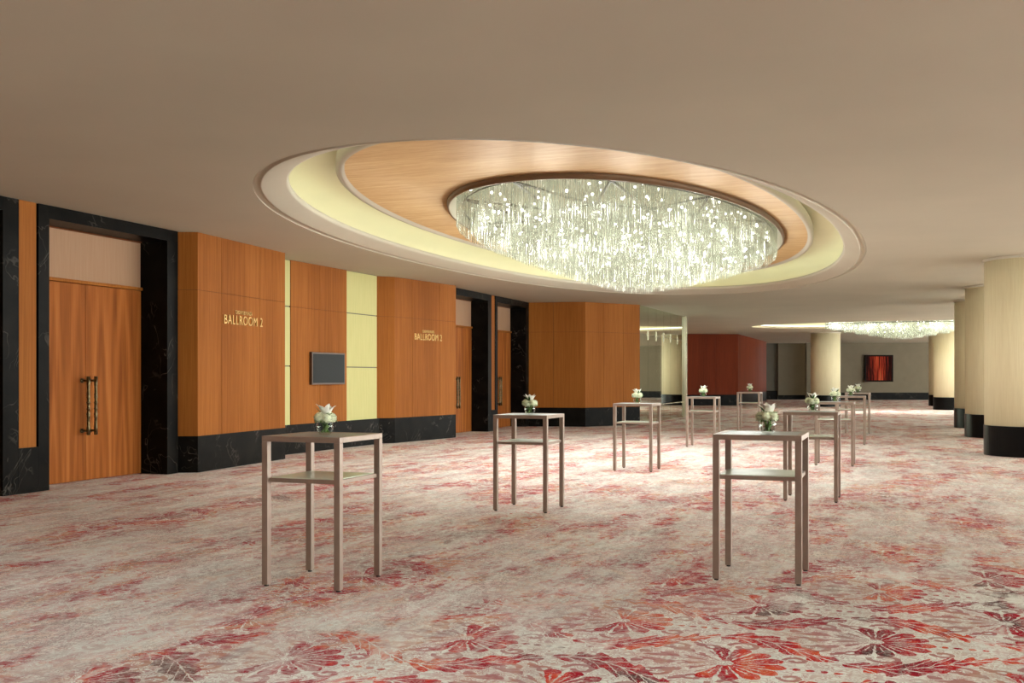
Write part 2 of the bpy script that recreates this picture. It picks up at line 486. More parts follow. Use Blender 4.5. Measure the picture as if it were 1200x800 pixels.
# stepped recess: plaster rim, lip, lit cove
bm = bmesh.new()
ell_loft(bm, *E1, [(10.0, 4.33, CZ), (10.0, 4.33, CZ + .03), (9.93, 4.225, CZ + .03), (9.93, 4.225, CZ + .004), (9.90, 4.20, CZ + .006), (9.54, 3.96, 3.955),
                   (9.51, 3.93, 3.965), (9.50, 3.92, 4.02), (9.53, 3.95, 4.03), (9.54, 3.96, 3.99), (10.45, 4.72, 3.99)])
structure(mk('trim_1', bm, M['band'], smooth='keep'))
bm = bmesh.new()
ell_loft(bm, *E1, [(10.45, 4.72, 3.98), (10.48, 4.76, 4.2), (10.35, 4.65, 4.36), (10.1, 4.42, 4.46), (9.6, 4.08, 4.50), (8.0, 2.9, 4.50)])
structure(mk('trim_2', bm, M['cove'], smooth='keep'))
bm = bmesh.new()
ell_loft(bm, *E1, [(10.04, 4.36, 4.0), (10.04, 4.36, 4.025), (9.96, 4.28, 4.025), (9.96, 4.28, 4.0), (10.04, 4.36, 4.0)])
structure(mk('trim_3', bm, M['strip'], smooth='keep'))
# gold leaf disc with its plaster edge and the bronze ring round the chandelier opening
bm = bmesh.new()
ell_loft(bm, -4.83, 18.85, [(8.5, 3.38, 4.37), (8.5, 3.38, 4.235), (8.40, 3.30, 4.215), (8.37, 3.27, 4.265), (5.91, 2.665, 4.265), (5.91, 2.665, 4.37), (8.5, 3.38, 4.37)], mi=[1, 1, 1, 0, 0, 1])
structure(mk('trim_4', bm, [M['gold'], M['band']], smooth='keep'))
bm = bmesh.new()
ell_loft(bm, -4.655, 19.07, [(5.93, 2.68, 4.34), (5.93, 2.68, 4.26), (5.92, 2.67, 4.185), (5.89, 2.64, 4.185), (5.89, 2.64, 4.72)], mi=[0, 0, 0, 1])
structure(mk('trim_5', bm, [M['ring'], M['ceil']], smooth='keep'))

# second recess
bm = bmesh.new()
ell_loft(bm, *E2, [(3.0, 6.5, CZ), (2.9, 6.4, CZ + .05), (2.9, 6.4, CZ + .1), (3.3, 6.8, CZ + .1), (3.3, 6.8, 4.35), (2.0, 4.6, 4.40)])
r = ell_loft(bm, *E2, [(2.0, 4.6, 4.40), (1.0, 2.3, 4.40)])
bm.faces.new(r[1])
structure(mk('trim_6', bm, M['cove'], smooth='keep'))
bm = bmesh.new()
ell_loft(bm, *E2, [(3.12, 6.62, CZ + .11), (3.12, 6.62, CZ + .14), (3.04, 6.54, CZ + .14), (3.04, 6.54, CZ + .11)])
structure(mk('trim_7', bm, M['strip'], smooth='keep'))

# ---------------------------------------------------------------- left wall
def panelled(name, p0, p1, seams, mat, thick=.12, top=CZ, zb=BZ, zs=(SZ,), off=0.0):
    """veneer panels with open joints over a dark backing, one wall face"""
    bm = bmesh.new()
    slab(bm, p0, p1, thick, zb, top, 1, off - .012)
    d = Vector((p1[0] - p0[0], p1[1] - p0[1])); L = d.length
    cuts = [0.0] + list(seams) + [1.0]; zz = [zb] + list(zs) + [top]
    g = .0045 / L
    for a, b_ in zip(cuts, cuts[1:]):
        for z0, z1 in zip(zz, zz[1:]):
            a2 = a + (g if a > 0 else 0); b2 = b_ - (g if b_ < 1 else 0)
            slab(bm, Vector(p0) + d * a2, Vector(p0) + d * b2, .02, z0 + (.003 if z0 > zb else 0), z1 - (.003 if z1 < top else 0), 0, off)
    return structure(mk(name, bm, [mat, M['seam']]))

def base(name, p0, p1, thick=.14, off=.004, z1=BZ):
    bm = bmesh.new(); slab(bm, p0, p1, thick, 0, z1, 0, off)
    return structure(mk(name, bm, M['marble']))

T = -10.75
P1L, P1R = (-10.51, 13.78), (-10.74, 16.66)
MID0, MID1 = (-11.30, 17.36), (-11.16, 21.05)
P3L, P3R = (-10.93, 21.54), (-10.50, 24.10)
# first angled bay
panelled('wall_left', (-10.85, 13.62), P1L, [], M['wood2'])
panelled('wall_left', P1L, P1R, [.245, .68], M['wood'])
panelled('wall_left', P1R, (-11.5, 16.66), [], M['wood2'])
base('baseboard_left', (-10.85, 13.62), P1L); base('baseboard_left', P1L, P1R); base('baseboard_left', P1R, (-11.5, 16.66))
# middle recess between two pale yellow panels
def mid(s): 
    f = (s - MID0[1]) / (MID1[1] - MID0[1]); return (MID0[0] + f * (MID1[0] - MID0[0]), s)
panelled('wall_left', mid(17.71), mid(19.80), [.5], M['wood'])
base('baseboard_left', mid(16.7), mid(21.2))
for nm, a, b_ in (('trim_8', 16.7, 17.71), ('trim_9', 19.80, 21.12)):
    bm = bmesh.new()
    zz = (BZ, 1.75, 2.93, CZ)
    for z0, z1 in zip(zz, zz[1:]):
        slab(bm, mid(a + .01), mid(b_ - .01), .05, z0 + (.012 if z0 > BZ else 0), z1 - .012, 0, -.01)
    slab(bm, mid(a), mid(b_), .05, BZ, CZ, 1, -.035)
    structure(mk(nm, bm, [M['yellow'], M['joint']]))
# third bay
panelled('wall_left', (-11.24, 21.18), P3L, [], M['wood2'])
panelled('wall_left', P3L, P3R, [.27, .72], M['wood'])
panelled('wall_left', P3R, (-10.85, 24.30), [], M['wood2'])
base('baseboard_left', (-11.24, 21.18), P3L); base('baseboard_left', P3L, P3R); base('baseboard_left', P3R, (-10.85, 24.30))
# backing wall behind everything
bm = bmesh.new(); box(bm, -12.0, -11.75, Y0, 80, 0, CZ); structure(mk('wall_left', bm, M['seam']))
bm = bmesh.new()
structure(mk('wall_left', (lambda b: (box(b, -11.8, -10.77, 10.43, 10.72, 0, CZ), b)[1])(bm), M['wood']))
base('baseboard_left', (T - .01, 10.40), (T - .01, 10.74), .05, .012, .60)
bm = bmesh.new(); box(bm, -11.8, -10.77, 27.22, 27.49, 0, CZ); structure(mk('wall_left', bm, M['wood']))
base('baseboard_left', (T - .01, 27.20), (T - .01, 27.50), .05, .012, .60)
bm = bmesh.new(); box(bm, -11.8, -10.77, Y0, 7.5, 0, CZ); structure(mk('wall_left', bm, M['wood']))

def door(idx, y0, y1, jw0=.19, jw1=.26):
    r = sroot('door_%d' % idx)
    bm = bmesh.new()
    hd = 3.675
    box(bm, -11.30, T, y0, y0 + jw0, 0, CZ - .002, 0, .006)
    box(bm, -11.30, T, y1 - jw1, y1, 0, CZ - .002, 0, .006)
    box(bm, -11.30, T - .001, y0 + jw0, y1 - jw1, hd, CZ - .002, 0)
    # narrow outer return that reads as a shadow line
    box(bm, -11.35, T - .035, y0 - .03, y0, 0, CZ - .004, 0)
    box(bm, -11.35, T - .035, y1, y1 + .03, 0, CZ - .004, 0)
    f = mk('door_frame', bm, M['marble'], r)
    bm = bmesh.new()
    a, b_ = y0 + jw0, y1 - jw1
    box(bm, -11.34, -11.27, a, b_, SZ + .02, hd - .02, 0)
    box(bm, -11.34, -11.25, a, b_, hd - .02, hd, 1)
    mk('transom_panel', bm, [M['transom'], M['seam']], r)
    bm = bmesh.new(); box(bm, -11.34, -11.22, a, b_, SZ - .03, SZ + .02, 0, .008); mk('door_head', bm, M['wood2'], r)
    m_ = (a + b_) / 2
    for k, (p, q) in enumerate(((a + .004, m_ - .003), (m_ + .003, b_ - .004))):
        bm = bmesh.new(); box(bm, -11.32, -11.255, p, q, .008, SZ - .035, 0, .004)
        lf = mk('door_leaf', bm, M['door'], r)
        hy = m_ - .075 if k == 0 else m_ + .075
        bm = bmesh.new()
        xh = -11.13
        prof = [(.0, .68), (.026, .68), (.026, .80), (.022, .82), (.022, .93), (.028, .94), (.022, .96), (.030, .985), (.022, 1.01), (.022, 1.05), (.032, 1.06), (.022, 1.08),
                (.022, 1.14), (.032, 1.155), (.022, 1.17), (.022, 1.21), (.030, 1.235), (.022, 1.26), (.028, 1.28), (.022, 1.29), (.022, 1.40), (.026, 1.42), (.026, 1.54), (.0, 1.54)]
        lathe(bm, prof, 16, xh, hy)
        for zz in (.74, 1.48):
            tube(bm, (-11.256, hy, zz), (xh, hy, zz), .016, 12)
            tube(bm, (-11.256, hy, zz), (-11.235, hy, zz), .034, 16)
        mk('pull_handle', bm, M['bronze'], lf, smooth=True)
    return r
door(1, 10.74, 13.60)
door(2, 7.55, 10.41)
door(3, 24.34, 27.20)
door(4, 27.50, 30.36)

# angled wood bay beyond the doors, then the mirrored wall
W0, WC, W1 = (-10.76, 30.36), (-9.03, 30.72), (-7.76, 32.6)
panelled('wall_left', W0, WC, [.44], M['wood2'])
panelled('wall_left', WC, W1, [.33, .69], M['wood2'])
base('baseboard_left', W0, WC); base('baseboard_left', WC, W1)
G1 = (-7.68, 39.6)
w = sroot('window_1')
bm = bmesh.new()
slab(bm, W1, G1, .06, 0, CZ, 1, -.012)
d = Vector((G1[0] - W1[0], G1[1] - W1[1]))
cut = [0, .16, .33, .49, .65, .82, 1.0]
for a, b_ in zip(cut, cut[1:]):
    for z0, z1 in ((0, BZ), (BZ, SZ), (SZ, CZ)):
        slab(bm, Vector(W1) + d * (a + .0012), Vector(W1) + d * (b_ - .0012), .01, z0 + .006, z1 - .006, 0)
mk('mirror_pane', bm, [M['mirror'], M['joint']], w)
bm = bmesh.new()
slab(bm, W1, G1, .03, BZ - .012, BZ + .012, 0, .015)
mk('rail', bm, M['steel'], w)
bm = bmesh.new()
for a in cut[1:-1]:
    q = Vector(W1) + d * a
    box(bm, q.x - .005, q.x + .02, q.y - .012, q.y + .012, SZ - .16, SZ + .16, 0)
    box(bm, q.x - .005, q.x + .016, q.y - .2, q.y + .2, SZ - .012, SZ + .012, 0)
mk('glare_cross', bm, M['steel'], w)  # steel crosses give the glare at the pane joints a shape
bm = bmesh.new(); box(bm, -7.80, -7.60, 39.58, 39.80, 0, CZ); structure(mk('trim_10', bm, M['steel']))
bm = bmesh.new(); box(bm, -11.9, -7.83, 39.6, 39.78, 0, CZ); structure(mk('wall_left', bm, M['grey']))

# red-brown bay further down
A0 = cam_to_world(9.0, 55.6); A0 = (-11.6, 54.9); A1 = cam_to_world(12.22, 55.9); A2 = cam_to_world(16.7, 67.9)
panelled('wall_left', A0, A1, [.68], M['redwood'], zs=(2.93,))
panelled('wall_left', A1, A2, [.33, .66], M['redwood'], zs=(2.93,))
base('baseboard_left', A0, A1); base('baseboard_left', A1, A2)
bm = bmesh.new(); box(bm, -11.9, -11.6, 39.7, 56, 0, CZ); structure(mk('wall_left', bm, M['wood2']))

# ---------------------------------------------------------------- far wall (square to the view)
def fw(x0, x1, dd, z0, z1, mat, name, th=.3):
    a = cam_to_world(x0, dd); b_ = cam_to_world(x1, dd)
    bm = bmesh.new(); slab(bm, a, b_, th, z0, z1, 0)
    return structure(mk(name, bm, mat))
D = 69.5
def px(x, dd): return (x - 600) * dd / 1212.0
fw(px(880, 71.2), px(948, 71.2), 71.2, 0, CZ, M['greyd'], 'wall_far')
fw(px(880, 71.1), px(915, 71.1), 71.1, 0, .60, M['marble'], 'baseboard_far', .05)
fw(px(912, 70.9), px(947, 70.9), 70.9, 0, CZ, M['grey'], 'wall_far', .3)
fw(px(912, 70.85), px(947, 70.85), 70.85, 0, .30, M['marble'], 'baseboard_far', .05)
fw(px(945, D + .3), px(1150, D + .3), D + .3, 0, CZ, M['grey'], 'wall_far')
fw(px(950, D + .2), px(1150, D + .2), D + .2, 0, .49, M['marble'], 'baseboard_far', .05)

# painting
dd = D + .12
cx_, cy_ = cam_to_world(px(1030, dd), dd)
pt = thing('framed_painting', 'dark framed painting with vertical red stripes hanging on the grey far wall', 'painting', (cx_, cy_, 2.12), YAW)
bm = bmesh.new()
for a in ((-.95, .95, -.03, .05, -.90, -.80), (-.95, .95, -.03, .05, .80, .90), (-.95, -.85, -.03, .05, -.8, .8), (.85, .95, -.03, .05, -.8, .8)): box(bm, *a)
mk('picture_frame', bm, M['frame'], pt)
bm = bmesh.new(); box(bm, -.85, .85, 0, .04, -.8, .8); mk('canvas', bm, M['art'], pt)

# ---------------------------------------------------------------- right side (beyond the columns): unseen open side between piers, added to let fill light in
XR = 12.0
for i, y in enumerate(range(-6, 80, 8)):
    bm = bmesh.new(); box(bm, XR, XR + .3, y, y + .5, 0, CZ); structure(mk('wall_right', bm, M['grey']))
bm = bmesh.new(); box(bm, XR, XR + .3, Y0, Y1, 0, .06); structure(mk('baseboard_right', bm, M['marble']))
bm = bmesh.new(); box(bm, X0, X1, Y0 - .2, Y0, 0, 5.2); structure(mk('wall_back', bm, M['grey']))
bm = bmesh.new(); box(bm, cam_to_world(px(1150, D), D)[0], XR, 77, 77.2, 0, CZ); structure(mk('wall_far', bm, M['grey']))

# ---------------------------------------------------------------- columns
def column(label, x, y, r):
    t = thing('round_column', label, 'column', (x, y, 0), 0, 'round cream columns')
    bm = bmesh.new(); lathe(bm, [(r, BZ), (r, CZ - .05)], 72, closed=True); mk('shaft', bm, M['column'], t, smooth='keep')
    me = t.children[0].data
    for p in me.polygons: p.use_smooth = abs(p.normal.z) < .5
    bm = bmesh.new(); lathe(bm, [(r + .012, 0), (r + .012, BZ), (r - .1, BZ + .001)], 72, closed=False); mk('base', bm, M['colbase'], t)
    me = t.children[1].data
    for p in me.polygons: p.use_smooth = abs(p.normal.z) < .5
    bm = bmesh.new(); lathe(bm, [(r - .05, CZ - .05), (r + .03, CZ - .05), (r + .03, CZ - .001), (r - .05, CZ - .001)], 72); mk('collar', bm, M['band'], t)
    return t
column('big round cream column at the right edge of the photo, nearest of the row', 2.42, 22.55, .80)
column('shaded round column just behind the nearest big one', 2.44, 29.15, .80)
column('narrow visible strip of round column, third of the right row', 2.41, 34.3, .78)
column('cream lit column with black base under the far chandelier, fourth of the right row', 2.40, 52.9, .80)
column('farthest column of the right row, a sliver in front of the grey far wall', 2.38, 59.8, .80)
fx, fy = cam_to_world(px(967.5, 54.1), 54.1)
column('cream round column standing free left of the striped painting', fx, fy, .74)

# ---------------------------------------------------------------- tables
def make_table():
    t = thing('cocktail_table', '', 'table', (0, 0, 0), 0, 'tall metal cocktail tables')
    h = .325; w_ = .049
    for sx in (-1, 1):
        for sy in (-1, 1):
            bm = bmesh.new()
            x0, x1 = sorted((sx * h, sx * (h - w_))); y0, y1 = sorted((sy * h, sy * (h - w_)))
            box(bm, x0, x1, y0, y1, .012, 1.06, 0, .003)
            lg = mk('leg', bm, M['nickel'], t)
            bm = bmesh.new(); cyl(bm, (x0 + x1) / 2, (y0 + y1) / 2, .017, 0, .013, 16); mk('foot', bm, M['foot'], lg)
    bm = bmesh.new()
    z0, z1 = 1.06, 1.10
    box(bm, -h, h, -h, -h + w_, z0, z1, 0, .003); box(bm, -h, h, h - w_, h, z0, z1, 0, .003)
    box(bm, -h, -h + w_, -h + w_, h - w_, z0, z1, 0, .003); box(bm, h - w_, h, -h + w_, h - w_, z0, z1, 0, .003)
    mk('top_frame', bm, M['nickel'], t)
    bm = bmesh.new(); box(bm, -h + w_, h - w_, -h + w_, h - w_, 1.082, 1.098, 0); mk('tabletop', bm, M['tabletop'], t)
    bm = bmesh.new(); g = h - .052; z0, z1 = .763, .793
    for a in ((-g, g, -g - .03, -g), (-g, g, g, g + .03), (-g - .03, -g, -g, g), (g, g + .03, -g, g)): box(bm, *a, z0, z1, 0, .002)
    for sx in (-1, 1):
        for sy in (-1, 1): tube(bm, (sx * g, sy * g, (z0 + z1) / 2), (sx * (h - .02), sy * (h - .02), (z0 + z1) / 2), .008)
    mk('shelf_frame', bm, M['nickel'], t)
    bm = bmesh.new(); box(bm, -g, g, -g, g,   .779, .797, 0, .002); mk('shelf', bm, M['shelf'], t)
    return t

def petal(bm, base, yaw, pitch, L, W, curl=.3, mi=0, n=6):
    """a cupped pointed petal or leaf"""
    m_ = Matrix.Translation(base) @ Matrix.Rotation(yaw, 4, 'Z') @ Matrix.Rotation(-pitch, 4, 'Y')
    rows = []
    for i in range(n + 1):
        f = i / n; w_ = W * math.sin(PI * min(1, f * .86 + .12)) ** .8 * (1 if f < 1 else .05)
        xx = L * f; zz = -curl * L * f * f
        rows.append([bm.verts.new(m_ @ Vector((xx, s * w_ / 2, zz + abs(s) * w_ * .22))) for s in (-1, 0, 1)])
    for a, b_ in zip(rows, rows[1:]):
        for j in range(2):
            f = bm.faces.new((a[j], a[j + 1], b_[j + 1], b_[j])); f.material_index = mi; f.smooth = True

def make_vase():
    rnd = random.Random(3)
    t = thing('flower_vase', '', 'vase of flowers', (0, 0, 0), 0, 'small glass flower vases')
    bm = bmesh.new()
    lathe(bm, [(.0, .002), (.036, .002), (.044, .008), (.054, .03), (.058, .052), (.055, .074), (.049, .086), (.046, .086), (.052, .072), (.054, .052), (.050, .032), (.040, .012), (.0, .010)], 32)
    mk('glass_bowl', bm, M['vase'], t, smooth=True)
    bm = bmesh.new()
    for i in range(12):
        a = rnd.uniform(0, 2 * PI); q = rnd.uniform(.0, .035); a2 = a + rnd.uniform(1.5, 4)
        tube(bm, (q * math.cos(a), q * math.sin(a), .013), (.036 * math.cos(a2), .036 * math.sin(a2), .10), .0028, 6)
    for i in range(5):
        a = rnd.uniform(0, 2 * PI)
        petal(bm, Vector((.01 * math.cos(a), .01 * math.sin(a), .02)), a, 1.1, .055, .03, .2, 0)
    mk('stems', bm, M['leaf'], t)
    bm = bmesh.new()
    for i in range(46):
        a = rnd.uniform(0, 2 * PI); p = rnd.uniform(-.1, 1.1); z = .085 + rnd.uniform(0, .03)
        petal(bm, Vector((.028 * math.cos(a), .028 * math.sin(a), z)), a, p, rnd.uniform(.04, .065), rnd.uniform(.018, .03), .35)
    mk('leaves', bm, M['leaf'], t)
    for k, (a, q, z, R) in enumerate(((.3, .042, .112, .036), (1.7, .044, .116, .036), (2.9, .045, .108, .036), (4.1, .042, .115, .035), (5.3, .046, .110, .036))):
        bm = bmesh.new()
        c = Vector((q * math.cos(a), q * math.sin(a), z))
        for i in range(95):
            f = (i + .5) / 95; ph = i * 2.39996; zc = 1 - 1.75 * f; rr = math.sqrt(max(0, 1 - zc * zc))
            d_ = Vector((rr * math.cos(ph), rr * math.sin(ph), zc)) * R * rnd.uniform(.85, 1.08)
            nrm = d_.normalized(); a1 = nrm.orthogonal().normalized(); a2 = nrm.cross(a1)
            s_ = .0068
            for j in range(4):
                an = j * PI / 2 + ph; u_ = a1 * math.cos(an) + a2 * math.sin(an); v_ = nrm.cross(u_)
                o_ = c + d_
                vs = [bm.verts.new(o_), bm.verts.new(o_ + u_ * s_ * .7 + v_ * s_ * .5 + nrm * .002), bm.verts.new(o_ + u_ * s_ * 1.3 + nrm * .001), bm.verts.new(o_ + u_ * s_ * .7 - v_ * s_ * .5 + nrm * .002)]
                bm.faces.new(vs)
        bmesh.ops.create_icosphere(bm, subdivisions=2, radius=R * .82, matrix=Matrix.Translation(c))
        mk('blossom', bm, M['floret'], t, smooth='keep')
    bm = bmesh.new()
    for k in range(6):
        a = k * PI / 3 + .35; petal(bm, Vector((.008 * math.cos(a), .008 * math.sin(a), .125)), a, 1.02 + (k % 2) * .2, .098, .044, .22, 0, 8)
    for k in range(5):
        a = k * 2 * PI / 5 + .1; petal(bm, Vector((.018 * math.cos(a) + .015, .018 * math.sin(a), .125)), a, 1.25, .075, .036, .15, 0, 8)
    mk('lily_flower', bm, M['petal'], t, smooth='keep')
    bm = bmesh.new()
    for a in (2.6, 3.4, .6): petal(bm, Vector((.012 * math.cos(a), .012 * math.sin(a), .12)), a, 1.0, .085, .022, .1, 0, 6)
    mk('long_leaf', bm, M['leafd'], t)
    return t

def copy_tree(o, parent=None):
    c = o.copy(); C.objects.link(c); c.parent = parent
    for ch in list(o.children): copy_tree(ch, c)
    return c

left = [(-4.035, 6.78), (-4.01, 11.34), (-4.03, 16.74), (-4.02, 22.9), (-4.02, 30.6)]
right = [(-.98, 8.16), (-1.0, 13.50), (-1.02, 18.95), (-1.0, 24.95), (-1.02, 30.05)]
tl = ['tall square metal cocktail table nearest the left, in front of the wall screen',
      'tall square metal cocktail table before the far pair of marble doors',
      'tall square metal cocktail table in front of the corner of the mirrored wall',
      'tall square metal cocktail table just right of the mirrored wall post',
      'tall square metal cocktail table before the red-brown wood bay, farthest of the left row',
      'tall square metal cocktail table in the right foreground, nearest of the right row',
      'tall square metal cocktail table directly behind the right foreground one',
      'tall square metal cocktail table third in the right row, half hidden',
      'tall square metal cocktail table fourth in the right row, before the last one',
      'farthest tall square metal cocktail table of the right row, below the striped painting']
vl = ['small glass vase of white lilies on the nearest table at left',
      'small glass vase of white lilies on the table before the marble doors',
      'small glass vase of white lilies against the mirrored wall corner',
      'small glass vase of white lilies against the near end of the red-brown bay',
      'tiny glass vase of white lilies on the farthest table of the left row',
      'small glass vase of lilies and green buds on the right foreground table',
      'small vase of lilies on the second table of the right row, by the free column',
      'small vase of lilies on the third table of the right row',
      'small vase of lilies on the fourth table of the right row',
      'farthest vase of lilies, on the last table of the right row']
T0, V0 = make_table(), make_vase()
for i, (x, y) in enumerate(left + right):
    t = T0 if i == 0 else copy_tree(T0)
    t.location = (x, y, 0); t['label'] = tl[i]; t['category'] = 'table'; t['group'] = 'tall metal cocktail tables'
    v = V0 if i == 0 else copy_tree(V0)
    v.location = (x + (.04 if i == 5 else 0), y + .02, 1.1); v.rotation_euler = (0, 0, i * 1.3 + .2); s_ = (1.1, 1.12, 1.15, 1.2, 1.2, 1.12, 1.15, 1.2, 1.2, 1.2)[i]; v.scale = (s_,) * 3
    v['label'] = vl[i]; v['category'] = 'vase of flowers'; v['group'] = 'small glass flower vases'

# ---------------------------------------------------------------- screen and signs on the left wall
p, q = Vector(mid(18.36)), Vector(mid(19.62)); c_ = (p + q) / 2; ang = math.atan2(q.y - p.y, q.x - p.x) - PI / 2
t = thing('wall_screen', 'black flat screen mounted on the wood panel between the two pale yellow panels', 'screen', (c_.x, c_.y, 1.71), ang)
Wd = (q - p).length / 2
bm = bmesh.new(); box(bm, .004, .07, -Wd, Wd, -.335, .335, 0, .006); mk('bezel', bm, M['bezel'], t)
bm = bmesh.new(); box(bm, .068, .074, -Wd + .035, Wd - .035, -.30, .30, 0); mk('display', bm, M['screen'], t)

def letters(text, name, parent, width, height, zc, yc):
    cu = bpy.data.curves.new(name, 'FONT'); cu.body = text; cu.extrude = .01; cu.space_character = 1.12
    cu.align_x = 'CENTER'; cu.resolution_u = 4
    o = bpy.data.objects.new(name, cu); C.objects.link(o); bpy.context.view_layer.update()
    me = bpy.data.meshes.new_from_object(o.evaluated_get(bpy.context.evaluated_depsgraph_get()))
    bpy.data.objects.remove(o)
    xs = [v.co.x for v in me.vertices]; ys = [v.co.y for v in me.vertices]
    w0, h0 = max(xs) - min(xs), max(ys) - min(ys); mx_, my_ = (max(xs) + min(xs)) / 2, (max(ys) + min(ys)) / 2
    for v in me.vertices:   # text plane -> the wall plane: right = +Y, up = +Z, out = +X
        a, b_, c = (v.co.x - mx_) / w0 * width, (v.co.y - my_) / h0 * height, v.co.z + .012
        v.co = Vector((c, a + yc, b_ + zc))
    # one part per letter: faces grouped by where they lie along the word
    fc = sorted(((min(me.vertices[i].co.y for i in p.vertices), max(me.vertices[i].co.y for i in p.vertices), p.index) for p in me.polygons))
    groups = []
    for a, b_, i in fc:
        if groups and a < groups[-1][0] - 1e-5: groups[-1][1].append(i); groups[-1][0] = max(groups[-1][0], b_)
        else: groups.append([b_, [i]])
    for _, idx in groups:
        used = sorted({v for i in idx for v in me.polygons[i].vertices}); mp = {v: k for k, v in enumerate(used)}
        m2 = bpy.data.meshes.new(name)
        m2.from_pydata([me.vertices[v].co[:] for v in used], [], [[mp[v] for v in me.polygons[i].vertices] for i in idx])
        m2.materials.append(M['signgold'])
        o = bpy.data.objects.new(name, m2); C.objects.link(o); o.parent = parent

def sign(p0, p1, f0, f1, z, label):
    a, b_ = Vector(p0), Vector(p1); d_ = b_ - a; p = a + d_ * f0; q = a + d_ * f1; c = (p + q) / 2
    ang = math.atan2(d_.y, d_.x) - PI / 2
    t = thing('wall_sign', label, 'sign', (c.x, c.y, z), ang, 'brass ballroom signs')
    W = (q - p).length
    letters('BALLROOM 2', 'large_letter', t, W, .155, 0, 0)
    letters('CROWNE PLAZA', 'small_letter', t, W * .43, .062, .135, -W * .0)
sign(P1L, P1R, .262, .70, 2.505, 'raised brass BALLROOM 2 lettering on the wood bay beside the nearest marble door')
sign(P3L, P3R, .30, .745, 2.50, 'raised brass BALLROOM 2 lettering on the second wood bay, nearer the far doors')

# ---------------------------------------------------------------- chandeliers
def rod(bm, x, y, z0, z1, r):
    a = random.uniform(0, PI / 2)
    lo = []; hi = []
    for i in range(4):
        c, s_ = r * math.cos(a + i * PI / 2), r * math.sin(a + i * PI / 2)
        lo.append(bm.verts.new((x + c, y + s_, z0))); hi.append(bm.verts.new((x + c, y + s_, z1)))
    bm.faces.new(lo[::-1]); bm.faces.new(hi)
    for i in range(4): bm.faces.new((lo[i], lo[(i + 1) % 4], hi[(i + 1) % 4], hi[i]))

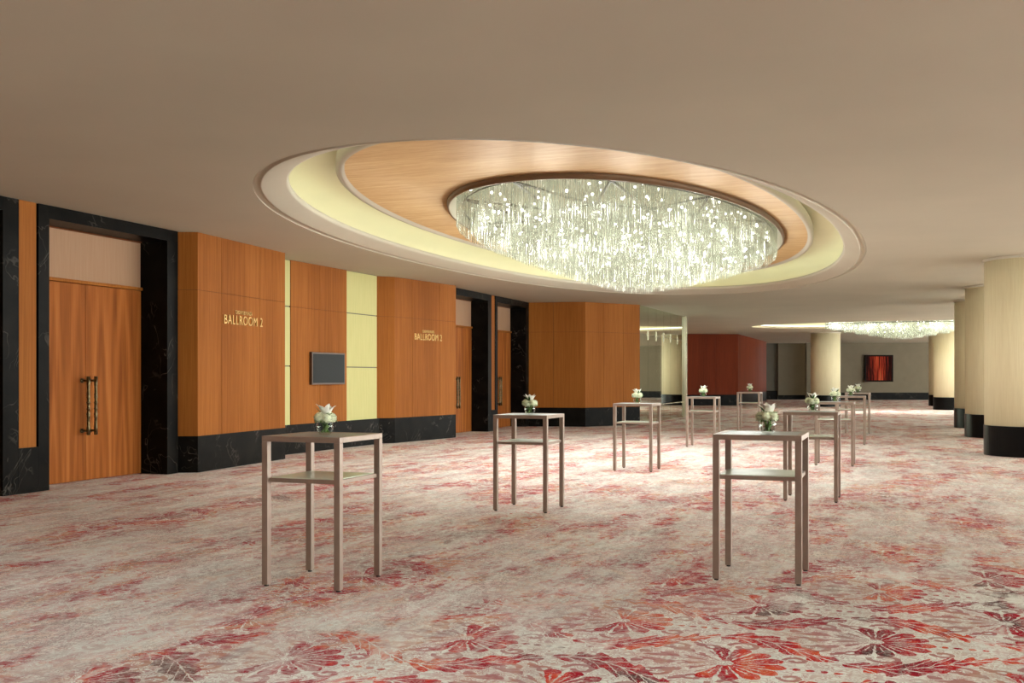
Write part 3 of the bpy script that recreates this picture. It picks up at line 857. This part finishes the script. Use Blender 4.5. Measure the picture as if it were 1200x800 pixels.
def chandelier(label, cx, cy, a, b, ztop, zedge, zmid, step, rr, nbulb, seed, bars=True, fill=2200, br=.020):
    """a = half length along Y, b along X"""
    rnd = random.Random(seed)
    t = thing('chandelier', label, 'chandelier', (cx, cy, 0), 0)
    def zb(x, y):
        q = min(1.0, math.sqrt((x / b) ** 2 + (y / a) ** 2))
        z = zmid + (zedge - zmid) * q ** 1.35
        return z
    rods = []
    def ellipse(f, st, lift=0.0, jit=.01):
        aa, bb = a * f, b * f
        per = PI * (3 * (aa + bb) - math.sqrt((3 * aa + bb) * (aa + 3 * bb))); n = max(12, int(per / st))
        # equal arc steps
        pts = []; M_ = n * 6; acc = 0; last = None; tgt = 0
        for i in range(M_):
            th_ = 2 * PI * i / M_; p = sup(th_, aa, bb)
            if last: acc += math.hypot(p[0] - last[0], p[1] - last[1])
            last = p
            if acc >= tgt: pts.append(p); tgt += per / n
        for x, y in pts:
            x += rnd.uniform(-jit, jit); y += rnd.uniform(-jit, jit)
            z = zb(x, y) + lift + rnd.uniform(-.02, .02)
            rods.append((x, y, z))
    for f in (.985, .90, .74, .58, .42, .26, .12): ellipse(f, step)
    # overlapping drum-shaped curtains
    R = .30 * b
    for k in range(9):
        an = 2 * PI * k / 9 + .2; ccx, ccy = .60 * b * math.cos(an), .66 * a * math.sin(an)
        Ra, Rb = .30 * a, .36 * b
        n = int(2 * PI * math.sqrt((Ra * Ra + Rb * Rb) / 2) / (step * 1.4))
        for i in range(n):
            x, y = ccx + Rb * math.cos(2 * PI * i / n), ccy + Ra * math.sin(2 * PI * i / n)
            if (x / b) ** 2 + (y / a) ** 2 > .97: continue
            rods.append((x, y, zb(x, y) + .07 + rnd.uniform(-.02, .02)))
    for i in range(fill):
        q = math.sqrt(rnd.random()) * .98; an = rnd.uniform(0, 2 * PI)
        x, y = b * q * math.cos(an), a * q * math.sin(an)
        rods.append((x, y, zb(x, y) + rnd.uniform(.0, .16)))
    rods.sort(key=lambda r_: (r_[1] + cy) ** 2 + (r_[0] + cx) ** 2)     # nearest first
    for (x, y, z) in rods[:96]:
        bm = bmesh.new(); rod(bm, x, y, z, ztop, rr); mk('crystal_rod', bm, M['crystal'], t, smooth='keep')
    bm = bmesh.new()
    for (x, y, z) in rods[96:]: rod(bm, x, y, z, ztop, rr)
    o = mk('crystal_rods', bm, M['crystal'], t, smooth='keep'); o['kind'] = 'stuff'
    # lamps between the curtains
    first = None
    bulbs = []
    k = 0
    while len(bulbs) < nbulb and k < 20000:
        k += 1
        q = math.sqrt(rnd.random()) * .95; an = rnd.uniform(0, 2 * PI); x, y = b * q * math.cos(an), a * q * math.sin(an)
        z = zb(x, y) + .18 + rnd.random() * (ztop - zb(x, y) - .3)
        bulbs.append((x, y, z))
    bulbs.sort(key=lambda r_: (r_[1] + cy) ** 2 + (r_[0] + cx) ** 2)
    bm = bmesh.new(); bmesh.ops.create_icosphere(bm, subdivisions=1, radius=br); me0 = bpy.data.meshes.new('light_bulb'); bm.to_mesh(me0); bm.free(); me0.materials.append(M['bulb'])
    for (x, y, z) in bulbs[:96]:
        o = bpy.data.objects.new('light_bulb', me0); C.objects.link(o); o.parent = t; o.location = (x, y, z)
    if len(bulbs) > 96:
        bm = bmesh.new()
        for (x, y, z) in bulbs[96:]: bmesh.ops.create_icosphere(bm, subdivisions=1, radius=br, matrix=Matrix.Translation((x, y, z)))
        o = mk('light_bulbs', bm, M['bulb'], t, smooth='keep'); o['kind'] = 'stuff'
    # top plate and cross bars
    bm = bmesh.new(); n = 96
    lo = [bm.verts.new((b * 1.03 * math.cos(2 * PI * i / n), a * 1.03 * math.sin(2 * PI * i / n), ztop)) for i in range(n)]
    hi = [bm.verts.new((b * 1.02 * math.cos(2 * PI * i / n), a * 1.02 * math.sin(2 * PI * i / n), ztop + .06)) for i in range(n)]
    bm.faces.new(lo[::-1]); bm.faces.new(hi)
    for i in range(n): bm.faces.new((lo[i], lo[(i + 1) % n], hi[(i + 1) % n], hi[i]))
    mk('ceiling_plate', bm, M['ceil'], t, smooth='keep')
    bm = bmesh.new()
    K = 12
    for i in range(K):
        an = 2 * PI * i / K + .13
        f0, f1 = (.98, .58)
        an2 = an + PI / K; an3 = an - PI / K
        p0 = (b * f1 * math.cos(an), a * f1 * math.sin(an)); 
        for aa in (an2, an3):
            p1 = (b * f0 * math.cos(aa), a * f0 * math.sin(aa))
            tube(bm, (p0[0], p0[1], ztop - .46), (p1[0], p1[1], ztop - .46), .022, 6)
    for f in (.58, .98):
        pts = [(b * f * math.cos(2 * PI * i / 64), a * f * math.sin(2 * PI * i / 64), ztop - .46) for i in range(64)]
        for i in range(64): tube(bm, pts[i], pts[(i + 1) % 64], .012, 5)
    mk('support_frame', bm, M['brass'], t)
    return t

chandelier('huge oval crystal chandelier set in the gold ceiling recess, nearest the camera', -4.655, 19.07, 5.80, 2.57, 4.70, 3.92, 3.12, .036, .0048, 430, 5)
chandelier('far crystal chandelier glowing in the second ceiling recess beside the columns', E2[0], E2[1], 1.75, 3.3, 4.36, 3.72, 3.18, .05, .010, 300, 9, fill=1500, br=.034)

# ---------------------------------------------------------------- lights
def light(kind, name, loc, energy, col, **kw):
    l = bpy.data.lights.new(name, kind); l.energy = energy; l.color = col
    for k, v in kw.items(): setattr(l, k, v)
    o = bpy.data.objects.new(name, l); C.objects.link(o); o.location = loc; return o
WARM = (.97, 1.0, .96)
k = 0
for fr, n in ((.80, 14), (.45, 8)):
    for i in range(n):
        an = 2 * PI * (i + .5) / n
        x, y = E1[0] + 2.63 * fr * math.cos(an), E1[1] + 5.93 * fr * math.sin(an)
        light('POINT', 'chandelier_lamp', (x, y, 4.05 if fr > .5 else 3.8), 6, WARM, shadow_soft_size=.12)
for i in range(9):
    for dy in (-.8, .6): light('POINT', 'chandelier_lamp', (E2[0] - 2.8 + i * .7, E2[1] + dy, 3.85 + .25 * (i % 2)), 26, WARM, shadow_soft_size=.2)

# spots added under both chandeliers, and unseen downlights added to fill the near floor
def spot(x, y, z, e, deg):
    o = light('SPOT', 'fill_spot', (x, y, z), e, WARM, shadow_soft_size=.35, spot_size=math.radians(deg), spot_blend=.8)
    return o
for fr, n in ((.90, 14), (.5, 5)):
    for i in range(n):
        an = 2 * PI * (i + .5) / n
        spot(-4.655 + 2.57 * fr * math.cos(an), 19.07 + 5.8 * fr * math.sin(an), 3.68 if fr > .8 else 3.3, 29, 174)
        light('POINT', 'chandelier_lamp', (-4.655 + 2.57 * fr * .95 * math.cos(an), 19.07 + 5.8 * fr * .95 * math.sin(an), 3.60 if fr > .8 else 3.25), 12, WARM, shadow_soft_size=.15)
for i in range(4): spot(E2[0] - 2.1 + 1.4 * i, E2[1], 3.12, 50, 172)
for y in (-2.5, 1.0, 4.5):
    for x in (-9.0, -5.8, -2.6, .6):
        bm = bmesh.new(); lathe(bm, [(.10, CZ - .001), (.085, CZ - .012), (.07, CZ - .012), (.065, CZ + .05)], 24, x, y)
        structure(mk('trim_fill_can', bm, M['band'], smooth=True))  # can for an added downlight, out of view
        spot(x, y, CZ - .02, 72, 135)

wd = bpy.data.worlds.new('ambient_fill'); bpy.context.scene.world = wd; wd.use_nodes = True  # even background light, added as ambient fill through the open right side
bg = wd.node_tree.nodes['Background']; bg.inputs[0].default_value = (.94, 1.0, .95, 1); bg.inputs[1].default_value = 7.2

# ---------------------------------------------------------------- camera
cam = bpy.data.cameras.new('camera'); co = bpy.data.objects.new('camera', cam); C.objects.link(co)
cam.sensor_width = 36.0; cam.lens = 36.0 * 1212 / 1200; cam.shift_y = 41.75 / 1200; cam.clip_end = 300
co.location = (0, 0, 1.53); co.rotation_euler = (PI / 2, 0, YAW)
sc = bpy.context.scene; sc.camera = co
sc.view_settings.view_transform = 'Standard'; sc.view_settings.look = 'None'; sc.view_settings.gamma = 1.0
sc.view_settings.use_curve_mapping = False; sc.view_settings.exposure = 0.88
sc.cycles.max_bounces = 10; sc.cycles.diffuse_bounces = 6; sc.cycles.glossy_bounces = 4; sc.cycles.transparent_max_bounces = 24
sc.cycles.sample_clamp_indirect = 6.0
